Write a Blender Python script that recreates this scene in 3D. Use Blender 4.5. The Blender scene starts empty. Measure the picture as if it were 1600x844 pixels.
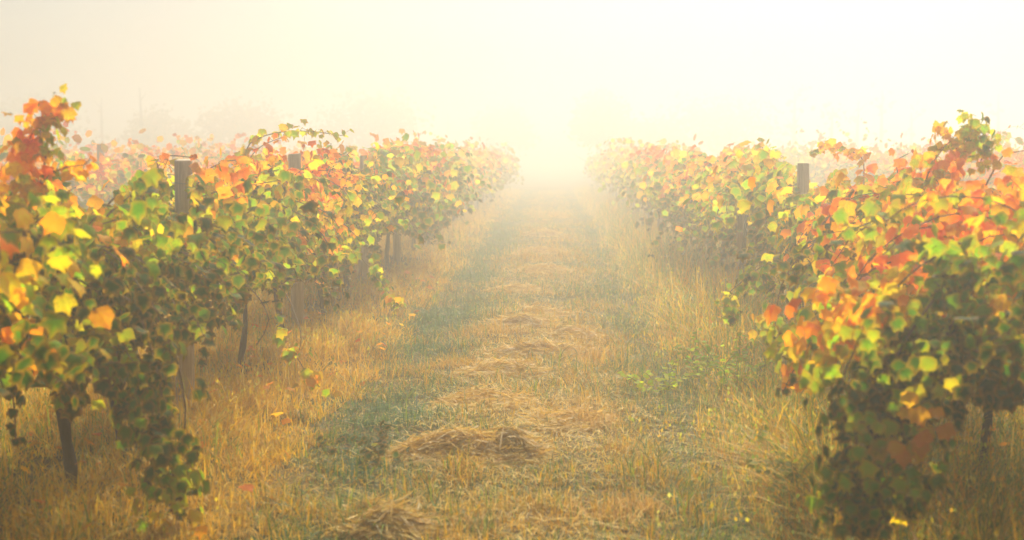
import bpy, math, random
import numpy as np
from mathutils import Vector, Matrix, noise
R = math.radians
scene = bpy.context.scene
rng = np.random.default_rng(7)
rnd = random.Random(11)

# ------------------------------------------------------------------ camera
CAM_H = 1.5
FPX = 2222.0            # focal length in pixels of the 1600 px wide photograph
cam_d = bpy.data.cameras.new('camera')
cam = bpy.data.objects.new('camera', cam_d)
scene.collection.objects.link(cam)
scene.camera = cam
cam_d.sensor_width = 36.0
cam_d.lens = FPX / 1600 * 36
cam_d.clip_start = 0.1
cam_d.clip_end = 3000
cam.location = (0, 0, CAM_H)
PITCH = math.atan2(422 - 243, FPX)
YAW = math.atan2(864 - 800, FPX)
cam.rotation_euler = (R(90) - PITCH, 0, YAW)
cam_d.dof.use_dof = True
cam_d.dof.focus_distance = 10.5
cam_d.dof.aperture_fstop = 2.8
CAM_M = cam.rotation_euler.to_matrix()


def at(px, py, depth):
    """point at that depth (m along +Y) seen at a pixel of the 1600x844 photograph"""
    d = CAM_M @ Vector(((px - 800) / FPX, -(py - 422) / FPX, -1))
    return Vector((0, 0, CAM_H)) + d * (depth / d.y)


# ------------------------------------------------------------------ light
SUN_EL, SUN_AZ = R(43), R(12)          # ahead of the camera, a little to the right
world = bpy.data.worlds.new('World')
scene.world = world
world.use_nodes = True
wn = world.node_tree
wn.nodes.clear()
sky = wn.nodes.new('ShaderNodeTexSky')
sky.sky_type = 'NISHITA'
sky.sun_disc = False
sky.sun_elevation = SUN_EL
sky.sun_rotation = SUN_AZ
sky.dust_density = 3.0
sky.air_density = 1.0
sky.ozone_density = 1.0
bg = wn.nodes.new('ShaderNodeBackground')
bg.inputs['Strength'].default_value = 0.05
wo = wn.nodes.new('ShaderNodeOutputWorld')
wn.links.new(sky.outputs[0], bg.inputs[0])
wn.links.new(bg.outputs[0], wo.inputs[0])

sun_d = bpy.data.lights.new('sun', 'SUN')
sun_d.energy = 5.0
sun_d.angle = R(2.0)
sun_d.color = (1.0, 0.93, 0.78)
sun = bpy.data.objects.new('sun', sun_d)
scene.collection.objects.link(sun)
to_sun = Vector((math.sin(SUN_AZ) * math.cos(SUN_EL), math.cos(SUN_AZ) * math.cos(SUN_EL), math.sin(SUN_EL)))
sun.rotation_euler = to_sun.to_track_quat('Z', 'Y').to_euler()
sun.location = (20, 80, 40)

scene.view_settings.view_transform = 'Standard'
scene.view_settings.look = 'None'
scene.view_settings.exposure = 0.62
scene.view_settings.gamma = 1.0
cy = scene.cycles
cy.use_denoising = True
cy.max_bounces = 10
cy.diffuse_bounces = 3
cy.glossy_bounces = 2
cy.transmission_bounces = 5
cy.volume_bounces = 3
cy.transparent_max_bounces = 8
cy.caustics_reflective = False
cy.caustics_refractive = False

HAZE_DENSITY = 0.034
HAZE_ANISO = 0.81
HAZE_TOP = 5.2


# ------------------------------------------------------------------ helpers
def tag(o, label=None, cat=None, group=None, kind=None):
    if label: o['label'] = label
    if cat: o['category'] = cat
    if group: o['group'] = group
    if kind: o['kind'] = kind
    return o


def link(name, data, parent=None, loc=None):
    o = bpy.data.objects.new(name, data)
    scene.collection.objects.link(o)
    if parent: o.parent = parent
    if loc is not None: o.location = loc
    return o


def empty(name, loc):
    return link(name, None, None, loc)


def mesh_np(name, verts, faces_flat, sizes, mat, colors=None, edge=None, smooth=False):
    """verts (n,3), faces_flat loop indices, sizes per polygon"""
    m = bpy.data.meshes.new(name)
    verts = np.asarray(verts, np.float32)
    faces_flat = np.asarray(faces_flat, np.int32)
    sizes = np.asarray(sizes, np.int32)
    m.vertices.add(len(verts))
    m.vertices.foreach_set('co', verts.ravel())
    m.loops.add(len(faces_flat))
    m.loops.foreach_set('vertex_index', faces_flat)
    m.polygons.add(len(sizes))
    starts = np.zeros(len(sizes), np.int32)
    starts[1:] = np.cumsum(sizes)[:-1]
    m.polygons.foreach_set('loop_start', starts)
    if smooth:
        m.polygons.foreach_set('use_smooth', np.ones(len(sizes), bool))
    m.update(calc_edges=True)
    if colors is not None:
        a = m.attributes.new('tint', 'FLOAT_COLOR', 'POINT')
        c = np.ones((len(verts), 4), np.float32)
        c[:, :3] = colors
        a.data.foreach_set('color', c.ravel())
    if edge is not None:
        a = m.attributes.new('rim', 'FLOAT', 'POINT')
        a.data.foreach_set('value', np.asarray(edge, np.float32).ravel())
    if mat: m.materials.append(mat)
    return m


class Tubes:
    """tapered tubes along paths, joined in one mesh"""
    def __init__(self): self.v, self.f, self.s, self.c, self.n = [], [], [], [], 0

    def add(self, pts, radii, sides=6, cap=True, col=None, knob=0.0, seed=0):
        pts = [Vector(p) for p in pts]
        k = len(pts)
        prev = None
        rr = random.Random(seed)
        for i, p in enumerate(pts):
            t = (pts[min(i + 1, k - 1)] - pts[max(i - 1, 0)])
            if t.length < 1e-9: t = Vector((0, 0, 1))
            t.normalize()
            if prev is None:
                a = t.orthogonal().normalized()
            else:
                a = (prev - t * prev.dot(t))
                if a.length < 1e-6: a = t.orthogonal()
                a.normalize()
            prev = a
            b = t.cross(a)
            for s in range(sides):
                an = 2 * math.pi * s / sides
                r = radii[i] * (1 + knob * rr.uniform(-1, 1))
                self.v.append(p + (a * math.cos(an) + b * math.sin(an)) * r)
                self.c.append(col if col else (1, 1, 1))
        for i in range(k - 1):
            for s in range(sides):
                q = (s + 1) % sides
                self.f += [self.n + i * sides + s, self.n + i * sides + q, self.n + (i + 1) * sides + q, self.n + (i + 1) * sides + s]
                self.s.append(4)
        if cap:
            self.f += [self.n + (k - 1) * sides + s for s in range(sides)]; self.s.append(sides)
            self.f += [self.n + s for s in reversed(range(sides))]; self.s.append(sides)
        self.n += k * sides

    def mesh(self, name, mat, smooth=True):
        return mesh_np(name, np.array([tuple(v) for v in self.v]), self.f, self.s, mat, np.array(self.c), smooth=smooth)


# ------------------------------------------------------------------ materials
def new_mat(name):
    m = bpy.data.materials.new(name)
    m.use_nodes = True
    m.node_tree.nodes.clear()
    return m, m.node_tree.nodes, m.node_tree.links


def N(nodes, kind, **kw):
    n = nodes.new(kind)
    for k, v in kw.items():
        if k in n.inputs: n.inputs[k].default_value = v
        else: setattr(n, k, v)
    return n


def mixrgb(nd, lk, blend, fac, a, b):
    n = nd.new('ShaderNodeMix')
    n.data_type = 'RGBA'
    n.blend_type = blend
    for sock, val in ((n.inputs[0], fac), (n.inputs[6], a), (n.inputs[7], b)):
        if isinstance(val, bpy.types.NodeSocket): lk.new(val, sock)
        elif isinstance(val, (int, float)): sock.default_value = val
        else: sock.default_value = (*val, 1)
    return n.outputs[2]


def leaf_material(name, per_object):
    m, nd, lk = new_mat(name)
    if per_object:
        col = N(nd, 'ShaderNodeObjectInfo').outputs['Color']
    else:
        col = N(nd, 'ShaderNodeAttribute', attribute_name='tint').outputs['Color']
    rim = N(nd, 'ShaderNodeAttribute', attribute_name='rim').outputs['Fac']
    tc = N(nd, 'ShaderNodeTexCoord')
    nz = N(nd, 'ShaderNodeTexNoise', Scale=38.0, Detail=3.0)
    lk.new(tc.outputs['Object'], nz.inputs['Vector'])
    # autumn colouring creeps in from the margin, blotched
    ad = N(nd, 'ShaderNodeMath', operation='MULTIPLY_ADD'); lk.new(nz.outputs['Fac'], ad.inputs[0]); ad.inputs[1].default_value = 1.1
    lk.new(rim, ad.inputs[2])
    mr = N(nd, 'ShaderNodeMapRange'); lk.new(ad.outputs[0], mr.inputs[0])
    mr.inputs[1].default_value = 0.95; mr.inputs[2].default_value = 1.6; mr.inputs[3].default_value = 0; mr.inputs[4].default_value = 0.85
    # the rim tone: same leaf shifted to warm
    warm = mixrgb(nd, lk, 'MIX', 0.5, col, (0.70, 0.27, 0.01))
    c1 = mixrgb(nd, lk, 'MIX', mr.outputs[0], col, warm)
    # fine mottling
    nz2 = N(nd, 'ShaderNodeTexNoise', Scale=160.0, Detail=2.0)
    lk.new(tc.outputs['Object'], nz2.inputs['Vector'])
    mr2 = N(nd, 'ShaderNodeMapRange'); lk.new(nz2.outputs['Fac'], mr2.inputs[0]); mr2.inputs[1].default_value = 0.3; mr2.inputs[2].default_value = 0.7
    mr2.inputs[3].default_value = 0.75; mr2.inputs[4].default_value = 1.2
    cc = N(nd, 'ShaderNodeCombineColor')
    for i in range(3): lk.new(mr2.outputs[0], cc.inputs[i])
    c2 = mixrgb(nd, lk, 'MULTIPLY', 1.0, c1, cc.outputs[0])
    pr = N(nd, 'ShaderNodeBsdfPrincipled', Roughness=0.62)
    pr.inputs['Specular IOR Level'].default_value = 0.08
    lk.new(c2, pr.inputs['Base Color'])
    tr = N(nd, 'ShaderNodeBsdfTranslucent')
    c3 = mixrgb(nd, lk, 'MULTIPLY', 1.0, c2, (1.9, 1.85, 0.5))
    lk.new(c3, tr.inputs['Color'])
    bp = N(nd, 'ShaderNodeBump', Strength=0.25, Distance=0.004)
    lk.new(nz.outputs['Fac'], bp.inputs['Height'])
    lk.new(bp.outputs[0], pr.inputs['Normal'])
    mx = N(nd, 'ShaderNodeMixShader', Fac=0.58)
    lk.new(pr.outputs[0], mx.inputs[1]); lk.new(tr.outputs[0], mx.inputs[2])
    out = N(nd, 'ShaderNodeOutputMaterial'); lk.new(mx.outputs[0], out.inputs['Surface'])
    return m


def blade_material(name, trans=0.4, rough=0.6, gain=(1.35, 1.25, 0.85)):
    m, nd, lk = new_mat(name)
    col = N(nd, 'ShaderNodeAttribute', attribute_name='tint').outputs['Color']
    pr = N(nd, 'ShaderNodeBsdfPrincipled', Roughness=rough)
    pr.inputs['Specular IOR Level'].default_value = 0.25
    lk.new(col, pr.inputs['Base Color'])
    tr = N(nd, 'ShaderNodeBsdfTranslucent')
    lk.new(mixrgb(nd, lk, 'MULTIPLY', 1.0, col, gain), tr.inputs['Color'])
    mx = N(nd, 'ShaderNodeMixShader', Fac=trans)
    lk.new(pr.outputs[0], mx.inputs[1]); lk.new(tr.outputs[0], mx.inputs[2])
    out = N(nd, 'ShaderNodeOutputMaterial'); lk.new(mx.outputs[0], out.inputs['Surface'])
    return m


def bark_material(name, dark, light, scale=(28, 28, 5), bump=0.6):
    m, nd, lk = new_mat(name)
    tc = N(nd, 'ShaderNodeTexCoord')
    mp = N(nd, 'ShaderNodeMapping'); mp.inputs['Scale'].default_value = scale
    lk.new(tc.outputs['Object'], mp.inputs['Vector'])
    nz = N(nd, 'ShaderNodeTexNoise', Scale=1.6, Detail=6.0, Roughness=0.65)
    lk.new(mp.outputs[0], nz.inputs['Vector'])
    rp = N(nd, 'ShaderNodeValToRGB'); lk.new(nz.outputs['Fac'], rp.inputs[0])
    rp.color_ramp.elements[0].position = 0.36; rp.color_ramp.elements[0].color = (*dark, 1)
    rp.color_ramp.elements[1].position = 0.66; rp.color_ramp.elements[1].color = (*light, 1)
    pr = N(nd, 'ShaderNodeBsdfPrincipled', Roughness=0.9)
    lk.new(rp.outputs[0], pr.inputs['Base Color'])
    bp = N(nd, 'ShaderNodeBump', Strength=bump, Distance=0.01); lk.new(nz.outputs['Fac'], bp.inputs['Height'])
    lk.new(bp.outputs[0], pr.inputs['Normal'])
    out = N(nd, 'ShaderNodeOutputMaterial'); lk.new(pr.outputs[0], out.inputs['Surface'])
    return m


M_LEAF_O = leaf_material('vine_leaf_single', True)
M_LEAF = leaf_material('vine_leaf_mass', False)
M_BLADE = blade_material('grass_blade')
M_STRAW = blade_material('straw', 0.3, 0.6, (1.2, 1.15, 0.9))
M_BARK = bark_material('vine_bark', (0.014, 0.008, 0.006), (0.075, 0.045, 0.03))
M_CANE = bark_material('vine_cane', (0.10, 0.05, 0.02), (0.28, 0.15, 0.06), (60, 60, 20), 0.2)
M_POST = bark_material('weathered_post', (0.42, 0.29, 0.18), (0.72, 0.56, 0.38), (30, 30, 2.2), 0.7)
M_TREEBARK = bark_material('tree_bark', (0.06, 0.05, 0.04), (0.2, 0.17, 0.14), (8, 8, 2))
m, nd, lk = new_mat('galvanised_wire')
pr = N(nd, 'ShaderNodeBsdfPrincipled', Roughness=0.45, Metallic=0.8); pr.inputs['Base Color'].default_value = (0.35, 0.33, 0.3, 1)
lk.new(pr.outputs[0], N(nd, 'ShaderNodeOutputMaterial').inputs['Surface'])
M_WIRE = m

# ground: soil with straw litter
m, nd, lk = new_mat('soil_and_litter')
tc = N(nd, 'ShaderNodeTexCoord')
n1 = N(nd, 'ShaderNodeTexNoise', Scale=1.3, Detail=5.0); lk.new(tc.outputs['Object'], n1.inputs['Vector'])
n2 = N(nd, 'ShaderNodeTexNoise', Scale=42.0, Detail=6.0, Roughness=0.7); lk.new(tc.outputs['Object'], n2.inputs['Vector'])
r1 = N(nd, 'ShaderNodeValToRGB'); lk.new(n1.outputs['Fac'], r1.inputs[0])
r1.color_ramp.elements[0].position = 0.4; r1.color_ramp.elements[0].color = (0.095, 0.105, 0.032, 1)
r1.color_ramp.elements[1].position = 0.6; r1.color_ramp.elements[1].color = (0.26, 0.165, 0.06, 1)
r2 = N(nd, 'ShaderNodeValToRGB'); lk.new(n2.outputs['Fac'], r2.inputs[0])
r2.color_ramp.elements[0].position = 0.35; r2.color_ramp.elements[0].color = (0.3, 0.3, 0.3, 1)
r2.color_ramp.elements[1].position = 0.65; r2.color_ramp.elements[1].color = (1.3, 1.3, 1.3, 1)
c = mixrgb(nd, lk, 'MULTIPLY', 1.0, r1.outputs[0], r2.outputs[0])
pr = N(nd, 'ShaderNodeBsdfPrincipled', Roughness=0.95); lk.new(c, pr.inputs['Base Color'])
pr.inputs['Specular IOR Level'].default_value = 0.1
bp = N(nd, 'ShaderNodeBump', Strength=0.8, Distance=0.03); lk.new(n2.outputs['Fac'], bp.inputs['Height']); lk.new(bp.outputs[0], pr.inputs['Normal'])
lk.new(pr.outputs[0], N(nd, 'ShaderNodeOutputMaterial').inputs['Surface'])
M_SOIL = m


# ------------------------------------------------------------------ cheap smooth noise on arrays
def _hash(ix, iy, seed):
    h = (ix.astype(np.int64) * 374761393 + iy.astype(np.int64) * 668265263 + seed * 982451653) & 0x7fffffff
    h = ((h ^ (h >> 13)) * 1274126177) & 0x7fffffff
    return ((h ^ (h >> 16)) & 0xffff) / 65535.0


def vnoise(x, y, scale, seed=0):
    x = np.asarray(x, float) * scale + 1000.0; y = np.asarray(y, float) * scale + 1000.0
    ix = np.floor(x).astype(np.int64); iy = np.floor(y).astype(np.int64)
    fx = x - ix; fy = y - iy
    fx = fx * fx * (3 - 2 * fx); fy = fy * fy * (3 - 2 * fy)
    a = _hash(ix, iy, seed); b = _hash(ix + 1, iy, seed); c_ = _hash(ix, iy + 1, seed); d = _hash(ix + 1, iy + 1, seed)
    return (a * (1 - fx) + b * fx) * (1 - fy) + (c_ * (1 - fx) + d * fx) * fy


ROW_L, ROW_R = -2.10, 2.10
ROW_GAP = 4.3
ROW_X = [ROW_L, ROW_R, ROW_L - ROW_GAP, ROW_R + ROW_GAP, ROW_L - 2 * ROW_GAP, ROW_R + 2 * ROW_GAP, ROW_L - 3 * ROW_GAP, ROW_R + 3 * ROW_GAP]


def ground_z(x, y):
    x = np.asarray(x, float); y = np.asarray(y, float)
    z = (vnoise(x, y, 0.55, 3) - 0.5) * 0.07 + (vnoise(x, y, 2.3, 4) - 0.5) * 0.035
    # low bank under every vine row, shallow wheel tracks in the mown aisle
    u = (x - ROW_L + ROW_GAP * 20 + ROW_GAP / 2) % ROW_GAP - ROW_GAP / 2
    z = z + 0.05 * np.exp(-(u / 0.55) ** 2)
    z = z - 0.035 * np.exp(-((x + 0.95) / 0.25) ** 2) - 0.03 * np.exp(-((x - 0.75) / 0.25) ** 2)
    return z


def gz(x, y): return float(ground_z(x, y))


# ------------------------------------------------------------------ ground
def axis(fine_a, fine_b, step, far, n):
    f = np.arange(fine_a, fine_b + 1e-6, step)
    g = np.geomspace(1, 1 + far, n)[1:] - 1
    return np.concatenate([fine_a - g[::-1], f, fine_b + g])


xs = axis(-9, 9, 0.12, 340, 26)
ys = axis(1, 34, 0.15, 330, 40)
X, Y = np.meshgrid(xs, ys)
Z = ground_z(X, Y)
nx, ny = len(xs), len(ys)
idx = np.arange(nx * ny).reshape(ny, nx)
q = np.stack([idx[:-1, :-1], idx[:-1, 1:], idx[1:, 1:], idx[1:, :-1]], -1).reshape(-1, 4)
gm = mesh_np('ground', np.stack([X, Y, Z], -1).reshape(-1, 3), q.ravel(), np.full(len(q), 4), M_SOIL, smooth=True)
tag(link('ground', gm), kind='structure')


# ------------------------------------------------------------------ grass
def blades(n_pts, px, py, h, w, lean, cols, mat, name, seed=1, segs=2, heads=None, tipcol=None, z0=None, width_taper=True):
    """curved grass blades as strips; all inputs arrays of length n"""
    g = np.random.default_rng(seed)
    n = len(px)
    az = g.uniform(0, 2 * np.pi, n)
    face = az + g.normal(0, 0.5, n) + np.pi / 2
    dx, dy = np.cos(az), np.sin(az)
    wx, wy = np.cos(face), np.sin(face)
    if z0 is None: z0 = ground_z(px, py) - 0.01
    rows = []
    cl = []
    for k in range(segs + 1):
        t = k / segs
        bend = lean * h * t ** 1.8
        cx = px + dx * bend; cyy = py + dy * bend
        cz = z0 + h * (t - 0.35 * np.minimum(lean, 1.3) * t ** 2.2)
        ww = w * (1 - 0.55 * t) * 0.5
        if k < segs:
            rows.append(np.stack([cx - wx * ww, cyy - wy * ww, cz], -1))
            rows.append(np.stack([cx + wx * ww, cyy + wy * ww, cz], -1))
            cl += [cols, cols]
        else:
            rows.append(np.stack([cx, cyy, cz], -1))
            cl.append(cols if tipcol is None else tipcol)
            top = (cx, cyy, cz)
    nv = 2 * segs + 1
    V = np.stack(rows, 1).reshape(-1, 3)
    C = np.stack(cl, 1).reshape(-1, 3)
    base = (np.arange(n) * nv)[:, None]
    F = []
    S = []
    for k in range(segs - 1):
        F.append(base + np.array([[2 * k, 2 * k + 1, 2 * k + 3, 2 * k + 2]]))
        S.append(4)
    tri = base + np.array([[2 * segs - 2, 2 * segs - 1, 2 * segs]])
    flat = np.concatenate(F + [tri], 1).ravel()
    sizes = np.tile(np.array(S + [3]), n)
    if heads is not None:
        # drooping oat-like seed heads: a few slim diamonds round the tip
        hi = np.nonzero(heads)[0]
        k = 5
        t = np.repeat(hi, k)
        m_ = len(t)
        ang = g.uniform(0, 2 * np.pi, m_)
        drop = g.uniform(-0.12, 0.02, m_)
        r = g.uniform(0.005, 0.03, m_)
        bx_ = top[0][t] + np.cos(ang) * r + dx[t] * (-drop) * 0.4
        by_ = top[1][t] + np.sin(ang) * r + dy[t] * (-drop) * 0.4
        bz_ = top[2][t] + drop
        L = g.uniform(0.016, 0.034, m_)
        W = g.uniform(0.004, 0.008, m_)
        ox, oy = -np.sin(ang) * W, np.cos(ang) * W
        tx, ty = np.cos(ang) * L * 0.4, np.sin(ang) * L * 0.4
        hv = np.stack([np.stack([bx_, by_, bz_], -1),
                       np.stack([bx_ + tx * .5 + ox, by_ + ty * .5 + oy, bz_ - L * .5], -1),
                       np.stack([bx_ + tx, by_ + ty, bz_ - L], -1),
                       np.stack([bx_ + tx * .5 - ox, by_ + ty * .5 - oy, bz_ - L * .5], -1)], 1).reshape(-1, 3)
        hc = np.repeat(np.clip(cols[t] * 1.15 + 0.02, 0, 0.8), 4, 0)
        off = len(V)
        V = np.concatenate([V, hv]); C = np.concatenate([C, hc])
        flat = np.concatenate([flat, off + np.arange(len(hv))])
        sizes = np.concatenate([sizes, np.full(m_, 4)])
    return mesh_np(name, V, flat, sizes, mat, C)


def scatter(bands, seed, reject):
    g = np.random.default_rng(seed)
    P = []
    for x0, x1, y0, y1, dens in bands:
        n = int((x1 - x0) * (y1 - y0) * dens)
        x = g.uniform(x0, x1, n); y = g.uniform(y0, y1, n)
        # only what the frame (with a margin for a step aside) can see
        keep = (x > -0.43 * y - 0.9) & (x < 0.40 * y + 0.9) & reject(x, y, g)
        P.append(np.stack([x[keep], y[keep]], -1))
    P = np.concatenate(P)
    return P[:, 0], P[:, 1]


def lerp(a, b, t): return np.asarray(a) * (1 - t[:, None]) + np.asarray(b) * t[:, None]


EDGE_L = lambda y: -1.22 + 0.22 * (vnoise(y * 0 + 3.3, y, 0.7, 8) - 0.5) + 0.2 * (vnoise(y * 0 + 9.3, y, 2.5, 9) - 0.5)
EDGE_R = lambda y: 0.84 + 0.25 * (vnoise(y * 0 + 5.3, y, 0.7, 18) - 0.5) + 0.2 * (vnoise(y * 0 + 1.3, y, 2.5, 19) - 0.5)


def green_amount(x, y):
    w1 = (0.30 + 0.75 * vnoise(x, y, 0.9, 77)) * np.exp(-((x + 0.98 + 0.10 * np.sin(y * 0.7)) / 0.33) ** 2)
    w2 = 0.45 * np.exp(-((x - 0.72) / 0.28) ** 2)
    nz = vnoise(x, y, 1.1, 31) * 0.6 + vnoise(x, y, 3.1, 32) * 0.4
    far = np.clip((y - 9) / 12, 0, 1) * 0.16
    return np.clip(w1 + w2 + (nz - 0.52) * 0.9 + 0.10 + far, 0, 1)


STRAW_A = np.array([0.88, 0.58, 0.015]); STRAW_B = np.array([0.56, 0.30, 0.004]); STRAW_C = np.array([0.80, 0.60, 0.16])
GREEN_A = np.array([0.08, 0.20, 0.07]); GREEN_B = np.array([0.36, 0.46, 0.015]); GREEN_C = np.array([0.09, 0.28, 0.18])


def turf_colors(x, y, g):
    n = len(x)
    ga = green_amount(x, y)
    isg = g.uniform(0, 1, n) < ga
    straw = lerp(STRAW_A, STRAW_B, g.uniform(0, 1, n) ** 1.3)
    pale = g.uniform(0, 1, n) < 0.16
    straw[pale] = STRAW_C * g.uniform(0.8, 1.1, (pale.sum(), 1))
    green = lerp(GREEN_A, GREEN_B, np.clip(g.uniform(0, 1, n) * 1.3 - ga * 0.45, 0, 1))
    blue = (g.uniform(0, 1, n) < ga * 0.6)
    green[blue] = lerp(GREEN_C, GREEN_A, g.uniform(0, 1, int(blue.sum())))
    c_ = np.where(isg[:, None], green, straw)
    return c_ ** 1.12 * g.uniform(0.55, 1.05, (n, 1)), isg


# mown turf of the aisle
g = np.random.default_rng(21)
x, y = scatter([(-1.55, 1.35, 4.4, 8, 5200), (-1.55, 1.35, 8, 13, 3600), (-1.55, 1.35, 13, 22, 1700), (-1.55, 1.35, 22, 40, 700), (-1.55, 1.35, 40, 62, 250)],
               22, lambda x, y, g: g.uniform(0, 1, len(x)) < np.clip(0.45 + 0.9 * vnoise(x, y, 4.0, 41), 0, 1))
cols, isg = turf_colors(x, y, g)
dist = np.clip(y, 5, 60)
h = g.uniform(0.02, 0.065, len(x)) * (1 + 0.9 * (vnoise(x, y, 1.7, 55) - 0.3)) * np.where(isg, 1.25, 1.0)
tall = (g.uniform(0, 1, len(x)) < 0.02) & (y > 7.5)
h[tall] *= 2.2
h *= 0.8 + 0.9 * (vnoise(x, y, 5.0, 56) > 0.6)
w = (0.0045 + 0.00022 * dist) * g.uniform(0.7, 1.4, len(x))
lean = np.abs(g.normal(0.9, 0.8, len(x)))
tm = blades(0, x, y, h, w, lean, cols, M_BLADE, 'mown_grass', 5, 2)
tag(link('mown_grass', tm), 'short mown grass of straw and blue green blades covering the aisle between the vines', 'grass', kind='stuff')

# loose cut straw lying flat over the turf
x, y = scatter([(-1.3, 1.1, 4.4, 10, 900), (-1.3, 1.1, 10, 18, 420), (-1.3, 1.1, 18, 40, 160)], 23,
               lambda x, y, g: g.uniform(0, 1, len(x)) < np.clip(1.15 * np.exp(-((x + 0.15) / 0.7) ** 2) * (vnoise(x, y, 1.3, 61) + 0.35), 0, 1))
n = len(x)
h = g.uniform(0.01, 0.03, n)
cols = lerp(STRAW_A, STRAW_C, g.uniform(0, 1, n)) * g.uniform(0.7, 1.1, (n, 1))
lm = blades(0, x, y, h, (0.003 + 0.00018 * y), g.uniform(3, 9, n), cols, M_STRAW, 'cut_straw', 6, 2, z0=ground_z(x, y) + g.uniform(0.01, 0.05, n))
tag(link('cut_straw', lm), 'loose straw cuttings strewn thinly over the mown aisle', 'straw', kind='stuff')


def tall_grass(name, label, x0, x1, bands, seed, inner, side, green=0.12, hmul=1.0):
    g = np.random.default_rng(seed)
    def rej(x, y, g_):
        e = EDGE_L(y) if side < 0 else EDGE_R(y)
        ok = (x < e) if side < 0 else (x > e)
        clump = vnoise(x, y, 2.6, seed) * 0.55 + vnoise(x, y, 7.0, seed + 1) * 0.45
        return (ok if inner else np.ones(len(x), bool)) & (g_.uniform(0, 1, len(x)) < np.clip(clump * 2.0 - 0.35, 0.05, 1))
    x, y = scatter([(x0, x1, a, b, d) for a, b, d in bands], seed, rej)
    n = len(x)
    cl = vnoise(x, y, 1.5, seed + 5)
    if inner:
        e = EDGE_L(y) if side < 0 else EDGE_R(y)
        ramp = np.clip(np.abs(x - e) / (0.5 if side < 0 else 0.28), 0.35, 1)
    else:
        ramp = np.ones(n)
    h = (0.10 + 0.27 * g.beta(1.6, 2.4, n)) * (0.55 + 0.9 * cl) * ramp * hmul
    if inner: h = h * (1 - 0.45 * np.exp(-((x - side * 2.1) / 0.38) ** 2))
    t = g.uniform(0, 1, n)
    cols = lerp((0.92, 0.60, 0.012), (0.66, 0.33, 0.003), t ** 1.4)
    pale = g.uniform(0, 1, n) < 0.2
    cols[pale] = np.array([0.84, 0.62, 0.15])
    gr = g.uniform(0, 1, n) < np.clip(green + 0.5 * (vnoise(x, y, 1.2, seed + 9) - 0.5), 0, 1)
    cols[gr] = lerp((0.12, 0.22, 0.01), (0.42, 0.46, 0.02), g.uniform(0, 1, int(gr.sum())))
    cols = cols * g.uniform(0.75, 1.2, (n, 1))
    w = (0.0048 + 0.00024 * y) * g.uniform(0.6, 1.5, n)
    lean = np.abs(g.normal(0.75, 0.6, n))
    heads = (g.uniform(0, 1, n) < 0.16) & (h > 0.2) & (y < 20)
    me = blades(0, x, y, h, w, lean, cols * 0.95, M_BLADE, name, seed, 3, heads, np.clip(cols * 1.15, 0, 0.75))
    return tag(link(name, me), label, 'grass', kind='stuff')


near = [(3.6, 7.5, 3000), (7.5, 12, 2200), (12, 19, 1100), (19, 34, 420), (34, 60, 120)]
tall_grass('dry_grass', 'tall golden dry grass under the left vine row beside the mown aisle', -3.6, -0.9, near, 71, True, -1, 0.06, 1.15)
tall_grass('dry_grass', 'tall ochre and green grass and weeds under the right vine row', 0.7, 3.6, near, 81, True, 1, 0.42, 1.7)
far = [(8, 14, 500), (14, 24, 320), (24, 45, 90)]
tall_grass('dry_grass', 'pale dry grass in the aisle beyond the left vine row', -8.5, -3.6, far, 91, False, -1, 0.2, 0.7)
tall_grass('dry_grass', 'pale dry grass in the aisle beyond the right vine row', 3.6, 8.5, far, 101, False, 1, 0.2, 0.7)


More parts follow.
